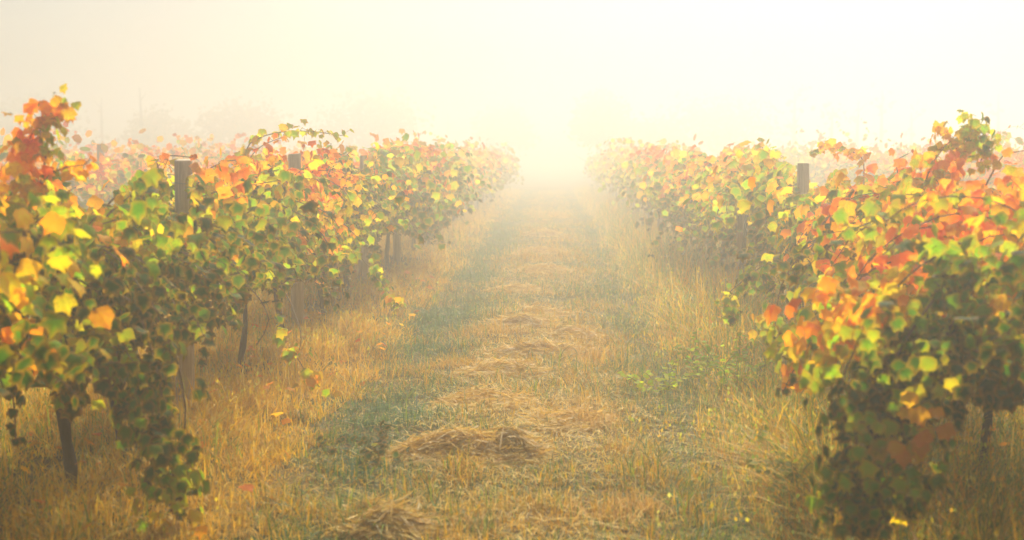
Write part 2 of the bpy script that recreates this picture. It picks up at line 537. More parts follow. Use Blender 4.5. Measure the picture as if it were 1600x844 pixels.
# ------------------------------------------------------------------ hay heaps and tufts
def hay_heap(px, py, depth, w_, d_, h_, label, n=700, dark=0.0, seed=0):
    p = at(px, py, depth)
    # put it on the ground under that pixel
    dv = (p - Vector((0, 0, CAM_H)))
    k = CAM_H / -dv.z
    x0, y0 = dv.x * k, dv.y * k
    g = np.random.default_rng(900 + seed)
    root_z = gz(x0, y0)
    # mound core
    nu, nv_ = 22, 7
    n = int(n * 1.9)
    V = []; C = []
    for j in range(nv_ + 1):
        r = j / nv_
        for i in range(nu):
            a = 2 * math.pi * i / nu
            wob = 1 + 0.28 * math.sin(a * 2 + seed) + 0.16 * math.sin(a * 5 + seed * 2)
            xx, yy = math.cos(a) * r * w_ * wob * .5, math.sin(a) * r * d_ * wob * .5
            zz = h_ * .72 * (math.cos(r * math.pi / 2) ** 1.3) * (0.8 + 0.45 * math.sin(3 * a + seed) * r)
            zz += 0.010 * math.sin(19 * a + 7 * r)
            V.append((xx, yy, zz - 0.03 * r + gz(x0 + xx, y0 + yy) - root_z)); C.append((0.38, 0.19, 0.03))
    F = []; S = []
    for j in range(nv_):
        for i in range(nu):
            a, b = j * nu + i, j * nu + (i + 1) % nu
            F += [a, a + nu, b + nu, b]; S.append(4)
    V = np.array(V); C = np.array(C)
    # strands: long bent straws hugging the mound
    az = g.uniform(0, 2 * np.pi, n); rr = np.sqrt(g.uniform(0, 1, n)) * 1.08
    cx = np.cos(az) * rr * w_ * .5; cy_ = np.sin(az) * rr * d_ * .5
    zt = h_ * np.clip(np.cos(np.clip(rr, 0, 1) * np.pi / 2), 0, 1) ** 1.2 * g.uniform(0.55, 1.1, n)
    di = g.normal(0.0, 0.75, n) + g.choice([0, np.pi], n)
    L = g.uniform(0.08, 0.26, n)
    up = g.normal(0.05, 0.28, n)
    segs = 3
    pts = []
    for k_ in range(segs + 1):
        t = k_ / segs - 0.5
        arch = (0.25 - t * t) * g.uniform(0.0, 0.5, n) * L
        X_ = cx + np.cos(di) * L * t; Y_ = cy_ + np.sin(di) * L * t
        rloc = np.sqrt((X_ / (w_ * .5)) ** 2 + (Y_ / (d_ * .5)) ** 2)
        zb = h_ * .74 * np.clip(np.cos(np.clip(rloc, 0, 1) * np.pi / 2), 0, 1) ** 1.3
        Z_ = np.maximum(0.5 * zt + 0.5 * zb, zb + 0.004) + arch + up * L * t
        pts.append(np.stack([X_, Y_, np.maximum(Z_, 0.006)], -1))
    wd = g.uniform(0.0022, 0.005, n) * (1 + depth / 14)
    side = np.stack([-np.sin(di), np.cos(di), g.normal(0, 0.8, n)], -1)
    side /= np.linalg.norm(side, axis=1, keepdims=True)
    rows = []
    for P_ in pts:
        rows += [P_ - side * wd[:, None] * .5, P_ + side * wd[:, None] * .5]
    SV = np.stack(rows, 1).reshape(-1, 3)
    SV[:, 2] += ground_z(x0 + SV[:, 0], y0 + SV[:, 1]) - root_z
    base = (np.arange(n) * (2 * (segs + 1)))[:, None] + len(V)
    fl = np.concatenate([base + np.array([[2 * k_, 2 * k_ + 1, 2 * k_ + 3, 2 * k_ + 2]]) for k_ in range(segs)], 1).ravel()
    sc = lerp((0.92, 0.66, 0.16), (0.58, 0.33, 0.05), g.uniform(0, 1, n) ** 1.2)
    pale = g.uniform(0, 1, n) < 0.2
    sc[pale] = (0.85, 0.68, 0.32)
    sc *= g.uniform(0.7, 1.1, (n, 1)) * (1 - dark)
    me = mesh_np('hay_heap', np.concatenate([V, SV]), np.concatenate([np.array(F), fl]),
                 np.concatenate([np.array(S), np.full(n * segs, 4)]), M_STRAW, np.concatenate([C, np.repeat(sc, 2 * (segs + 1), 0)]))
    o = link('hay_heap', me, None, (x0, y0, root_z))
    tag(o, label, 'hay', 'heaps of raked hay down the middle of the aisle')


HEAPS = [
    (712, 722, 0.78, 0.42, 0.13, 'broad golden heap of raked hay in the front of the aisle, shaggy and arched', 1300),
    (797, 722, 0.26, 0.26, 0.15, 'small dark brown peaked heap joined to the right end of the broad front hay heap', 500),
    (605, 830, 0.30, 0.22, 0.09, 'dark rounded clump of hay at the very bottom edge of the picture', 420),
    (585, 808, 0.16, 0.14, 0.06, 'little golden clump of hay just behind the dark rounded bottom clump', 260),
    (752, 636, 0.50, 0.46, 0.05, 'low flat spread of hay behind the broad front heap', 800),
    (885, 668, 0.42, 0.50, 0.04, 'thin low hay spread right of the middle of the aisle', 420),
    (790, 588, 0.55, 0.42, 0.06, 'wide low hay ridge nearest in front of the two arched ridges', 650),
    (838, 556, 0.80, 0.36, 0.08, 'arched brown hay ridge midway along the aisle', 650),
    (812, 511, 0.55, 0.45, 0.10, 'hay heap with a raised left end midway up the aisle', 560),
    (893, 527, 0.45, 0.35, 0.05, 'small flat hay streak right of the arched ridges', 300),
    (838, 492, 0.60, 0.45, 0.07, 'hay streak just behind the heap with the raised left end', 420),
    (805, 455, 0.62, 0.5, 0.07, 'faint hay streak in the mist, first beyond the middle heaps', 320),
    (850, 428, 0.7, 0.6, 0.09, 'faint hay streak in the mist, second beyond the middle heaps', 300),
    (845, 398, 0.8, 0.7, 0.10, 'very faint hay streak deep in the mist', 300),
    (850, 370, 0.9, 0.8, 0.12, 'last and faintest hay streak dissolving in the mist', 260),
]
for i, (px, py, w_, d_, h_, lab, n_) in enumerate(HEAPS):
    hay_heap(px, py, CAM_H * FPX / (py - 243), w_, d_, h_, lab, n_, 0.12 if 'dark' in lab else 0.0, i)


def tuft(px, py, n, h, spread, label, green=0.1, seed=0):
    p = at(px, py, 10.0)
    dv = p - Vector((0, 0, CAM_H)); k = CAM_H / -dv.z
    x0, y0 = dv.x * k, dv.y * k
    g = np.random.default_rng(500 + seed)
    x = x0 + np.clip(g.normal(0, spread, n), -spread * 1.5, spread * 1.5); y = y0 + np.clip(g.normal(0, spread, n), -spread * 1.5, spread * 1.5)
    cols = lerp((0.72, 0.50, 0.18), (0.50, 0.28, 0.07), g.uniform(0, 1, n))
    gr = g.uniform(0, 1, n) < green
    cols[gr] = (0.14, 0.2, 0.04)
    z0 = gz(x0, y0)
    me = blades(0, x - x0, y - y0, h * g.uniform(0.5, 1.1, n), 0.0045 * g.uniform(.7, 1.4, n) * (1 + y0 / 20), np.abs(g.normal(0.5, 0.35, n)), cols, M_BLADE, 'grass_tuft', seed, 3,
                z0=ground_z(x, y) - z0 - 0.01)
    tag(link('grass_tuft', me, None, (x0, y0, z0)), label, 'grass tuft', 'pale uncut tufts standing in the aisle')


TUFTS = [
    (932, 566, 150, 0.17, 0.085, 'pale straw tuft standing right of the arched hay ridges'),
    (925, 672, 130, 0.14, 0.10, 'pale bleached tuft behind the thin low hay spread'),
    (965, 806, 190, 0.13, 0.13, 'large yellow tuft at the front of the aisle near the bottom edge'),
    (1010, 800, 110, 0.11, 0.07, 'small yellow tuft touching the right side of the large front one'),
    (905, 600, 90, 0.10, 0.09, 'short straw tuft between the hay ridges and the front heaps'),
    (660, 820, 90, 0.10, 0.08, 'low mixed green tuft beside the dark bottom hay clump'),
    (745, 830, 110, 0.10, 0.06, 'low green tuft in the front centre of the aisle'),
    (1000, 600, 80, 0.12, 0.07, 'thin tuft beside the lime green weed at the right edge'),
]
for i, a in enumerate(TUFTS): tuft(*a[:5], a[5], 0.55 if 'green tuft' in a[5] else 0.06, i)


# ------------------------------------------------------------------ grape leaf templates
def leaf_template(seed, hi=True):
    rr = random.Random(seed)
    tips = [(0, 1.0), (26, .70), (52, .90), (80, .62), (112, .74), (146, .52), (172, .42)]
    tips = [(a + rr.uniform(-4, 4) * (a > 0), r * rr.uniform(0.9, 1.08)) for a, r in tips]
    pol = [(a, r) for a, r in tips]
    full = pol + [(-a, r * rr.uniform(0.93, 1.07)) for a, r in reversed(pol[1:])]
    if not hi:
        # coarse: five lobe corners only
        sel = [(0, 1.0), (55, .88), (115, .72), (165, .42), (-165, .42), (-115, .72), (-55, .88)]
        V = [(0, 0, 0)] + [(math.sin(R(a)) * r, math.cos(R(a)) * r, -0.20 * r * r + rr.uniform(-.07, .07)) for a, r in sel]
        F = [(0, i + 1, (i + 1) % 7 + 1) for i in range(7)]
        return np.array(V), np.array(F), np.array([0] + [1] * 7, float)
    out = []
    m_ = len(full)
    for i in range(m_):
        a, r = full[i]; b, s = full[(i + 1) % m_]
        out.append((a, r, True))
        if i == 6: continue              # petiole notch stays open
        if b < a - 180: b += 360
        out.append(((a + b) / 2, (r + s) / 2 * rr.uniform(0.88, 0.98), False))
    cup = rr.uniform(0.12, 0.34); fold = rr.uniform(-0.05, 0.28); tw = rr.uniform(-.25, .25)

    def zf(x_, y_, r):
        return -cup * r * r * 0.9 + fold * abs(x_) * 0.8 - 0.1 * max(0, y_) ** 2 + tw * x_ * y_ + rr.uniform(-.035, .035)
    V = [(0, 0, 0)]
    E = [0]
    ring = []
    for i in range(0, len(out), 2):
        a, r, _ = out[i]
        r2 = r * 0.52
        x_, y_ = math.sin(R(a)) * r2, math.cos(R(a)) * r2
        ring.append(len(V)); V.append((x_, y_, zf(x_, y_, r2))); E.append(0.45)
    outer = []
    for a, r, _ in out:
        x_, y_ = math.sin(R(a)) * r, math.cos(R(a)) * r
        outer.append(len(V)); V.append((x_, y_, zf(x_, y_, r))); E.append(1.0)
    F = []
    nr, no = len(ring), len(outer)
    for i in range(nr):
        j = (i + 1) % nr
        F.append((0, ring[i], ring[j]))
        o0, o1 = outer[2 * i % no], outer[(2 * i + 1) % no]
        o2 = outer[(2 * i + 2) % no]
        F.append((ring[i], o0, o1))
        F.append((ring[i], o1, ring[j]))
        if o1 != o2: F.append((ring[j], o1, o2))
    return np.array(V), np.array(F), np.array(E, float)


HI = [leaf_template(s, True) for s in range(5)]
LO = [leaf_template(s + 50, False) for s in range(3)]
HI_MESH = [mesh_np('leaf_shape', v * [1, 1, 1], f.ravel(), np.full(len(f), 3), M_LEAF_O, edge=e, smooth=True) for v, f, e in HI]
# the petiole of each single leaf is modelled with the canes

PAL = np.array([[0.024, 0.085, 0.001], [0.07, 0.19, 0.001], [0.19, 0.37, 0.001], [0.40, 0.45, 0.002],
                [0.70, 0.44, 0.002], [0.84, 0.33, 0.001], [0.86, 0.24, 0.001], [0.66, 0.13, 0.002]])



def leaf_color(t):
    t = min(max(t, 0), 1) * (len(PAL) - 1)
    i = min(int(t), len(PAL) - 2)
    return PAL[i] * (1 - (t - i)) + PAL[i + 1] * (t - i)


def frame(nrm, tip):
    n_ = nrm.normalized()
    t_ = tip - n_ * tip.dot(n_)
    if t_.length < 1e-4: t_ = n_.orthogonal()
    t_.normalize()
    return Matrix((t_.cross(n_), t_, n_)).transposed()


def mass_mesh(name, leaves, lo, origin):
    """leaves: list of (pos, 3x3, size, colour) joined in one mesh"""
    T = LO if lo else HI
    Vs, Fs, Cs, Es = [], [], [], []
    off = 0
    for k, (tv, tf, te) in enumerate(T):
        sub = [l for i, l in enumerate(leaves) if i % len(T) == k]
        if not sub: continue
        M_ = np.array([np.array(l[1]) * l[2] for l in sub])
        P_ = np.array([tuple(l[0] - origin) for l in sub])
        V = np.einsum('nij,vj->nvi', M_, tv) + P_[:, None, :]
        n = len(sub); nv = len(tv)
        Vs.append(V.reshape(-1, 3))
        Fs.append((tf[None] + (np.arange(n) * nv)[:, None, None] + off).reshape(-1, 3))
        Cs.append(np.repeat(np.array([l[3] for l in sub]), nv, 0))
        Es.append(np.tile(te, n))
        off += n * nv
    F = np.concatenate(Fs)
    return mesh_np(name, np.concatenate(Vs), F.ravel(), np.full(len(F), 3), M_LEAF, np.concatenate(Cs), np.concatenate(Es), smooth=not lo)


def n3(p, s, o=0.0): return noise.noise(Vector((p.x * s + o, p.y * s + o * 1.7, p.z * s - o)))


def shoot_path(p0, d0, length, droop, wander, rr, step=0.07):
    """a cane that starts along d0 and bends down under its own weight"""
    p, d = p0.copy(), d0.normalized()
    pts = [p.copy()]
    n = max(3, int(length / step))
    for i in range(n):
        d = d + Vector((rr.gauss(0, wander), rr.gauss(0, wander), rr.gauss(0, wander) - droop * (0.3 + i / n)))
        d.normalize()
        p = p + d * step
        pts.append(p.copy())
    return pts


def smooth_path(pts, step=0.07):
    """Catmull-Rom through given points"""
    P = [Vector(p) for p in pts]
    P = [P[0] * 2 - P[1]] + P + [P[-1] * 2 - P[-2]]
    out = []
    for i in range(1, len(P) - 2):
        L = (P[i + 1] - P[i]).length
        n = max(1, int(L / step))
        for k in range(n):
            t = k / n
            a, b, c_, d = P[i - 1], P[i], P[i + 1], P[i + 2]
            out.append(0.5 * ((2 * b) + (c_ - a) * t + (2 * a - 5 * b + 4 * c_ - d) * t * t + (3 * b - a - 3 * c_ + d) * t ** 3))
    out.append(P[-2])
    return out


def leaves_on(path, rr, aisle, warm, size=0.06, per=1.0, tone=None):
    """leaves on short stalks along a cane; returns leaves + stalk segments"""
    res = []; stalks = []
    for i, p in enumerate(path):
        if rr.random() > per: continue
        t = (i % 1000) / max(1, len(path))
        az = rr.uniform(0, 2 * math.pi)
        side = Vector((math.cos(az), math.sin(az), rr.uniform(-0.3, 0.5))).normalized()
        s = size * rr.uniform(0.72, 1.25) * (1.08 - 0.45 * t)
        stalk = s * rr.uniform(0.5, 1.1)
        q = p + side * stalk
        nrm = Vector((aisle * 0.35 + side.x * 0.55, -0.35 + side.y * 0.55, 0.55)) + Vector((rr.gauss(0, .42), rr.gauss(0, .42), rr.gauss(0, .35)))
        tip = Vector((side.x * 0.5, side.y * 0.5, -0.9)) + Vector((rr.gauss(0, .3), rr.gauss(0, .3), rr.gauss(0, .25)))
        M_ = frame(nrm, tip)
        # colour: clumps in space, warmer high up and outside
        c0 = 0.14 + warm - (0.09 if q.x < 0 and q.y < 9 else .03) + 0.78 * (q.z - 0.95) + 0.85 * n3(q, 1.5, 3.1) + 0.45 * n3(q, 4.2, 9.2) + rr.gauss(0, 0.075)
        if c0 > 0.42 and rr.random() < 0.18: c0 -= 0.3
        if tone is not None: c0 = tone + rr.gauss(0, .07)
        col = leaf_color(c0) * rr.uniform(0.75, 1.2)
        res.append((q, M_, s, tuple(col)))
        stalks.append((p, q))
    return res, stalks


TOP_L = [(-200, 300), (0, 292), (60, 285), (100, 290), (130, 330), (160, 318), (200, 285), (240, 258), (300, 250), (370, 245), (420, 225), (540, 225), (600, 215), (900, 210)]
BOT_L = [(-200, 700), (0, 640), (60, 620), (130, 660), (190, 655), (230, 690), (300, 620), (330, 570), (400, 565), (440, 540), (500, 500), (540, 480), (600, 415), (660, 395), (760, 380), (860, 330)]
TOP_R = [(860, 230), (1000, 225), (1100, 235), (1180, 232), (1235, 240), (1262, 292), (1340, 285), (1400, 262), (1480, 270), (1545, 300), (1560, 275), (1620, 262), (1900, 260)]
BOT_R = [(860, 330), (960, 385), (1040, 415), (1110, 425), (1150, 485), (1200, 530), (1240, 610), (1290, 680), (1340, 770), (1460, 760), (1490, 690), (1530, 640), (1620, 660), (1900, 740)]
WINDOWS = [(263, 297, 240, 332, 7.93), (449, 473, 238, 262, 11.5), (447, 474, 455, 535, 11.5), (552, 567, 243, 264, 15.6), (596, 636, 368, 430, 18.8), (1238, 1259, 254, 302, 12.1), (1151, 1168, 335, 385, 15.8),
           (275, 302, 555, 665, 7.93), (50, 78, 612, 820, 5.9), (1518, 1600, 640, 790, 6.2), (384, 426, 452, 590, 9.6), (360, 388, 515, 605, 9.2), (478, 490, 440, 520, 12.0), (564, 574, 385, 455, 15.5), (600, 640, 366, 430, 18.8), (132, 172, 655, 775, 6.5), (1312, 1330, 568, 590, 9.5)]
CAM_MI = CAM_M.inverted()


def to_px(p):
    q = CAM_MI @ (p - Vector((0, 0, CAM_H)))
    return 800 + FPX * q.x / -q.z, 422 - FPX * q.y / -q.z


def keep_leaf(p, s, shaped, rr):
    if p.y < 2: return True
    px, py = to_px(p)
    rpx = s * FPX / p.y * .7
    for a, b, c_, d, dep in WINDOWS:
        if p.y < dep and a - rpx * .6 < px < b + rpx * .6 and c_ - rpx * .6 < py < d + rpx * .6: return False
    if shaped and p.y < 24 and abs(p.x) < 3.6:
        T_, B_ = (TOP_L, BOT_L) if p.x < 0 else (TOP_R, BOT_R)
        jt = rr.gauss(0, 7)
        wv = 11 * math.sin(px * .047) + 8 * math.sin(px * .113 + 1)
        if py - rpx * .7 < np.interp(px, *zip(*T_)) + jt + wv * .8 and p.y < 24: return False
        if py + rpx * .7 > np.interp(px, *zip(*B_)) + jt * 1.6 - wv * 1.2: return False
    return True


def build_vine(x, y, label, group, cat='grapevine', aisle=1, warm=0.0, shoots=16, top=1.0, extra=(), single=0, lo=False,
               half=1.0, trunk_px=None, seed=0, size=0.044, per=1.0, low=0.0, thick=0.022, canes=True, notrunk=False, spread=1.0, lean=None, blobs=()):
    rr = random.Random(1000 + seed)
    z0 = gz(x, y)
    root = empty('grapevine', (x, y, z0))
    tag(root, label, cat, group)
    O = Vector((x, y, z0))
    ch = 0.98 * top
    # trunk: twisted, knobbly
    bx0 = lean[0] if lean else rr.uniform(-.10, .10); by0 = lean[1] if lean else rr.uniform(-.12, .12)
    base = Vector((bx0, by0, -0.05))
    tp = []
    n = 12 if not lo else 5
    for i in range(n + 1):
        t = i / n
        k = (1 - t) * 1.0
        tp.append(Vector((bx0 * k + 0.035 * math.sin(t * 5 + seed) * (1 - t * .5), by0 * k + 0.03 * math.cos(t * 6.3 + seed * 2) + rr.uniform(-.008, .008), -0.05 + t * (ch - 0.02))))
    rad = [thick * (1.35 - 0.5 * i / n) * rr.uniform(0.85, 1.2) for i in range(n + 1)]
    rad[0] *= 1.3
    T = Tubes(); T.add(tp, rad, 8 if not lo else 5, knob=0.12, seed=seed)
    link('trunk', T.mesh('trunk', M_BARK), root)
    head = tp[-1]
    # cordon arms along the wire
    A = Tubes()
    for s in (-1, 1):
        pts = [head + Vector((0, 0, -0.05))]
        m_ = 7 if not lo else 3
        for i in range(1, m_ + 1):
            pts.append(Vector((rr.uniform(-.03, .03), s * half * i / m_, ch + rr.uniform(-.03, .03))))
        A.add(pts, [thick * (0.95 - 0.5 * i / m_) for i in range(m_ + 1)], 6 if not lo else 4, knob=0.12, seed=seed + s)
    link('cordon', A.mesh('cordon', M_BARK), root)
    lv, st = [], []
    CT = Tubes()
    for k in range(int(shoots * (1.75 if not lo else 1.5))):
        py_ = rr.uniform(-half, half)
        s = aisle if rr.random() < 0.58 else -aisle
        p0 = O + Vector((rr.uniform(-.04, .04), py_, ch + 0.02))
        kind = rr.random()
        if kind < 0.42:       # rises, then tumbles into the aisle
            d0 = Vector((s * rr.uniform(.25, .8), rr.gauss(0, .45), rr.uniform(.5, 1.0))); L = rr.uniform(.9, 1.45) * spread; dr = rr.uniform(.14, .24)
        elif kind < 0.75:     # short upright
            d0 = Vector((s * rr.uniform(0, .5), rr.gauss(0, .4), 1.0)); L = rr.uniform(.35, .72); dr = rr.uniform(.02, .1)
        else:                 # hangs straight out and down
            d0 = Vector((s * rr.uniform(.6, 1), rr.gauss(0, .4), rr.uniform(-.1, .3))); L = rr.uniform(.6, 1.0 + low) * spread; dr = rr.uniform(.1, .2)
        pts = shoot_path(p0, d0, L * top, dr, 0.09, rr)
        cut = next((i for i, p in enumerate(pts) if p.z < 0.3 or (i > 1 and not keep_leaf(p, .03, True, rr))), len(pts))
        pts = pts[:cut]
        if len(pts) < 3: continue
        a, b = leaves_on(pts + (pts[1::2] if not lo else []), rr, aisle if s == aisle else -aisle * .2, warm, size, per)
        lv += a; st += b
        CT.add([p - O for p in pts], [0.0045 * (1 - 0.6 * i / len(pts)) for i in range(len(pts))], 4 if not lo else 3, cap=False)
    # the inner thicket round the wire
    core = int((1500 if not lo else 150) * half)
    for k in range(core):
        q_ = O + Vector((rr.gauss(aisle * .08, .29), max(-half - .2, min(half + .2, rr.gauss(0, .47 * half))), ch + 0.0 + rr.gauss(0, .26)))
        if q_.z < .45: continue
        M_ = frame(Vector((rr.gauss(aisle * .5, .5), rr.gauss(-.3, .5), rr.gauss(.4, .4))), Vector((rr.gauss(0, .4), rr.gauss(0, .4), -1)))
        c0 = 0.07 + warm * .8 - (0.09 if q_.x < 0 and q_.y < 9 else .03) + 0.78 * (q_.z - .95) + 0.85 * n3(q_, 1.5, 3.1) + 0.45 * n3(q_, 4.2, 9.2) + rr.gauss(0, .075)
        s_ = size * rr.uniform(.8, 1.35)
        lv.append((q_, M_, s_, tuple(leaf_color(c0) * rr.uniform(.8, 1.2))))
    ok = [keep_leaf(l[0], l[2], True, rr) for l in lv]
    st = [a for a, b in zip(st, ok[:len(st)]) if b]
    lv = [a for a, b in zip(lv, ok) if b]
    for c0_, rad_, cnt, tone, s0 in blobs:
        for k in range(int(cnt * 1.0)):
            v = Vector((rr.gauss(0, .62), rr.gauss(0, .62), rr.gauss(0, .62)))
            if v.length > 1.35: v *= 1.35 / v.length * rr.uniform(.6, 1)
            q_ = c0_ + Vector((v.x * rad_[0], v.y * rad_[1], v.z * rad_[2]))
            if q_.z < .06: continue
            M_ = frame(Vector((v.x, v.y - .35, .45)) + Vector((rr.gauss(0, .35), rr.gauss(0, .35), rr.gauss(0, .3))), Vector((v.x * .4 + rr.gauss(0, .35), rr.gauss(0, .35), -1)))
            c1_ = tone + .05 + .8 * n3(q_, 2.6, 5.1) + rr.gauss(0, .09)
            lf = (q_, M_, s0 * rr.uniform(.7, 1.25), tuple(leaf_color(c1_) * rr.uniform(.75, 1.2)))
            if keep_leaf(q_, lf[2], False, rr): lv.append(lf)
    for e in extra:
        pts = smooth_path(e['pts'], 0.055)
        a, b = leaves_on(pts, rr, aisle, e.get('warm', warm), e.get('size', size), e.get('per', 1.0), e.get('tone'))
        for _ in range(int(e.get('times', 3 if e.get('dense') else 1))):
            a2, b2 = leaves_on([p + Vector((rr.gauss(0, .03), rr.gauss(0, .03), rr.gauss(0, .03))) for p in pts], rr, aisle, e.get('warm', warm), e.get('size', size), e.get('dense', .6), e.get('tone'))
            a += a2; b += b2
        ok = [keep_leaf(l[0], l[2], False, rr) for l in a]
        a = [u for u, v in zip(a, ok) if v]; b = [u for u, v in zip(b, ok) if v]
        lv += a; st += b
        CT.add([p - O for p in pts], [0.005 * (1 - 0.6 * i / len(pts)) for i in range(len(pts))], 4, cap=False)
    if canes:
        if not lo:
            for p, q_ in st:
                mid = (p + q_) / 2 + Vector((0, 0, 0.006))
                CT.add([p - O, mid - O, q_ - O], [0.0016, 0.0013, 0.0012], 3, cap=False)
        link('canes', CT.mesh('canes', M_CANE), root)
    # the leaves that show largest stand as single leaves, the rest are joined
    singles = []
    rest = lv
    if single:
        C0 = Vector((0, 0, CAM_H))
        lv.sort(key=lambda l: (l[0] - C0).length - 0.9 * aisle * (l[0].x - x) - l[2] * 4 - 0.25 * (l[0].z - 1))
        singles, rest = lv[:single], lv[single:]
        for i, (q_, M_, s, col) in enumerate(singles):
            o = bpy.data.objects.new('leaf', HI_MESH[i % len(HI_MESH)])
            o.parent = root
            Mx = M_.to_4x4() @ Matrix.Scale(s, 4)
            Mx.translation = q_ - O
            o.matrix_local = Mx
            o.color = (*col, 1)
            scene.collection.objects.link(o)
    if rest:
        o = link('foliage', mass_mesh('foliage', rest, lo, O), root)
        o['kind'] = 'stuff'
    return root


GL = 'grapevines of the left row'
GR = 'grapevines of the right row'
E = lambda pts, **k: dict(pts=[at(*p) for p in pts], **k)

# ---- left row, near to far
build_vine(ROW_L - .05, 4.1, 'nearest left grapevine, cut by the left edge, with a tall spray rising above it', GL, aisle=1, warm=0.06, shoots=26, single=300, seed=1, blobs=[
               (at(60, 200, 5.3), (.07, .08, .09), 34, .36, .034), (at(92, 172, 5.3), (.055, .05, .035), 22, .38, .034), (at(48, 238, 5.3), (.06, .07, .08), 30, .70, .034),
               (at(20, 280, 5.2), (.12, .1, .07), 30, .72, .04), (at(118, 262, 5.35), (.07, .05, .03), 12, .72, .034)],
           size=.044, half=0.95, extra=[
               E([(-60, 380, 5.2), (20, 300, 5.25), (45, 220, 5.3), (70, 180, 5.3), (105, 172, 5.3)], tone=.62, dense=.8, size=.034, times=7),
               E([(60, 300, 5.3), (72, 240, 5.3), (60, 190, 5.3), (98, 162, 5.3)], tone=.34, dense=.8, size=.034, times=6),
               E([(40, 330, 5.3), (80, 270, 5.3), (130, 258, 5.3), (140, 250, 5.3)], warm=0.42, size=.04, per=.8)])
build_vine(ROW_L, 5.95, 'left grapevine with the thickest dark trunk, nearest the left edge', GL, aisle=1, warm=-0.02, shoots=28, single=300, seed=2, half=0.9,
           thick=0.022, lean=(0.02, .02), blobs=[(at(265, 735, 5.3), (.12, .12, .20), 95, .10, .043), (at(240, 620, 5.4), (.16, .15, .18), 120, .16, .045), (at(130, 560, 5.4), (.32, .2, .17), 190, .24, .046), (at(30, 560, 5.0), (.22, .2, .14), 110, .34, .044)], extra=[
               E([(150, 430, 5.6), (210, 480, 5.4), (240, 560, 5.35), (255, 640, 5.3), (250, 720, 5.3), (285, 790, 5.3)], warm=-.18, dense=.9, times=6, size=.044),
               E([(190, 450, 5.7), (260, 520, 5.5), (290, 640, 5.4), (275, 740, 5.35), (290, 810, 5.35)], warm=-.2, dense=.7),
               E([(0, 560, 5.4), (20, 620, 5.4), (25, 690, 5.4)], warm=-.2)])
build_vine(ROW_L + .02, 6.7, 'left grapevine with the thin leaning trunk just before the nearest wooden post', GL, aisle=1, warm=-0.02, shoots=24, single=300, seed=3, half=.75, thick=0.017, lean=(.03, -.06), extra=[
    E([(160, 330, 6.8), (190, 300, 6.8), (240, 290, 6.8), (262, 250, 6.9)], warm=.30, size=.05),
    E([(230, 520, 6.4), (270, 560, 6.3), (255, 610, 6.3)], warm=-.1)])
build_vine(ROW_L + .02, 7.85, 'left grapevine whose slim trunk leans against the nearest wooden post', GL, aisle=1, warm=0.06, shoots=20, single=300, seed=4, half=.8, thick=0.016,
           lean=(-.05, -.12), extra=[
               E([(330, 420, 7.6), (390, 450, 7.2), (420, 500, 7.0), (400, 540, 7.0)], warm=-.12, dense=.8),
               E([(300, 300, 8.0), (330, 262, 8.0), (370, 250, 8.0), (385, 270, 7.9)], warm=.05, dense=.8, size=.046),
               E([(250, 280, 7.9), (245, 250, 7.9), (262, 243, 7.9), (300, 246, 7.9)], warm=.4, size=.037)])
build_vine(ROW_L, 9.4, 'first of the twin left grapevines between the two nearest posts', GL, aisle=1, warm=0.10, shoots=24, single=300, seed=5, half=.8, thick=0.016,
           lean=(.05, -.1), blobs=[(at(487, 590, 7.9), (.045, .05, .05), 16, .36, .044), (at(455, 548, 7.9), (.04, .04, .035), 10, .62, .044), (at(430, 520, 8.0), (.07, .07, .05), 24, .30, .044)], extra=[
               E([(390, 420, 8.9), (440, 450, 8.4), (470, 520, 8.0), (465, 560, 7.9), (480, 585, 7.9), (500, 605, 7.9)], tone=.34, times=2, size=.05),
               E([(380, 260, 9.6), (390, 225, 9.7), (430, 208, 9.8), (480, 205, 9.9), (535, 212, 10.0)], tone=.44, dense=.8, size=.046),
               E([(360, 300, 9.5), (400, 235, 9.6), (440, 215, 9.7)], warm=.3, size=.046)])
build_vine(ROW_L + .03, 10.2, 'second of the twin left grapevines between the two nearest posts, slanting trunk', GL, aisle=1, warm=0.16, shoots=22, single=300, seed=6, half=.9, thick=0.016, lean=(.09, .05), extra=[
    E([(470, 400, 9.8), (500, 440, 9.3), (530, 470, 9.0)], warm=0.1)])
build_vine(ROW_L, 12.3, 'left grapevine just behind the second post, one shoot drooping over the grass', GL, aisle=1, warm=0.10, shoots=26, single=260, seed=7, half=1.0, thick=0.017, blobs=[(at(612, 468, 10.8), (.07, .07, .05), 16, .26, .045), (at(585, 430, 11), (.08, .08, .06), 20, .2, .046)], extra=[
    E([(540, 380, 11.8), (580, 420, 11.2), (605, 455, 10.9), (625, 480, 10.8)], tone=.26, dense=.8, size=.05)])
build_vine(ROW_L, 14.2, 'left grapevine with green foliage between the second and third posts', GL, aisle=1, warm=0.0, shoots=26, single=200, seed=8, half=1.0, size=.064)
build_vine(ROW_L, 16.0, 'left grapevine at the third post, pale orange top in the mist', GL, aisle=1, warm=0.10, shoots=24, single=0, seed=9, half=1.0, size=.066)
build_vine(ROW_L, 17.9, 'slender left grapevine trunk just before the fourth post', GL, aisle=1, warm=0.0, shoots=24, seed=10, half=.9, size=.068, top=1.03, extra=[
    E([(640, 350, 17.5), (670, 372, 17), (700, 380, 16.8)], warm=.15, size=.05)])
build_vine(ROW_L, 19.3, 'slender left grapevine trunk just behind the fourth post', GL, aisle=1, warm=-.05, shoots=24, seed=11, half=1.0, size=.07)

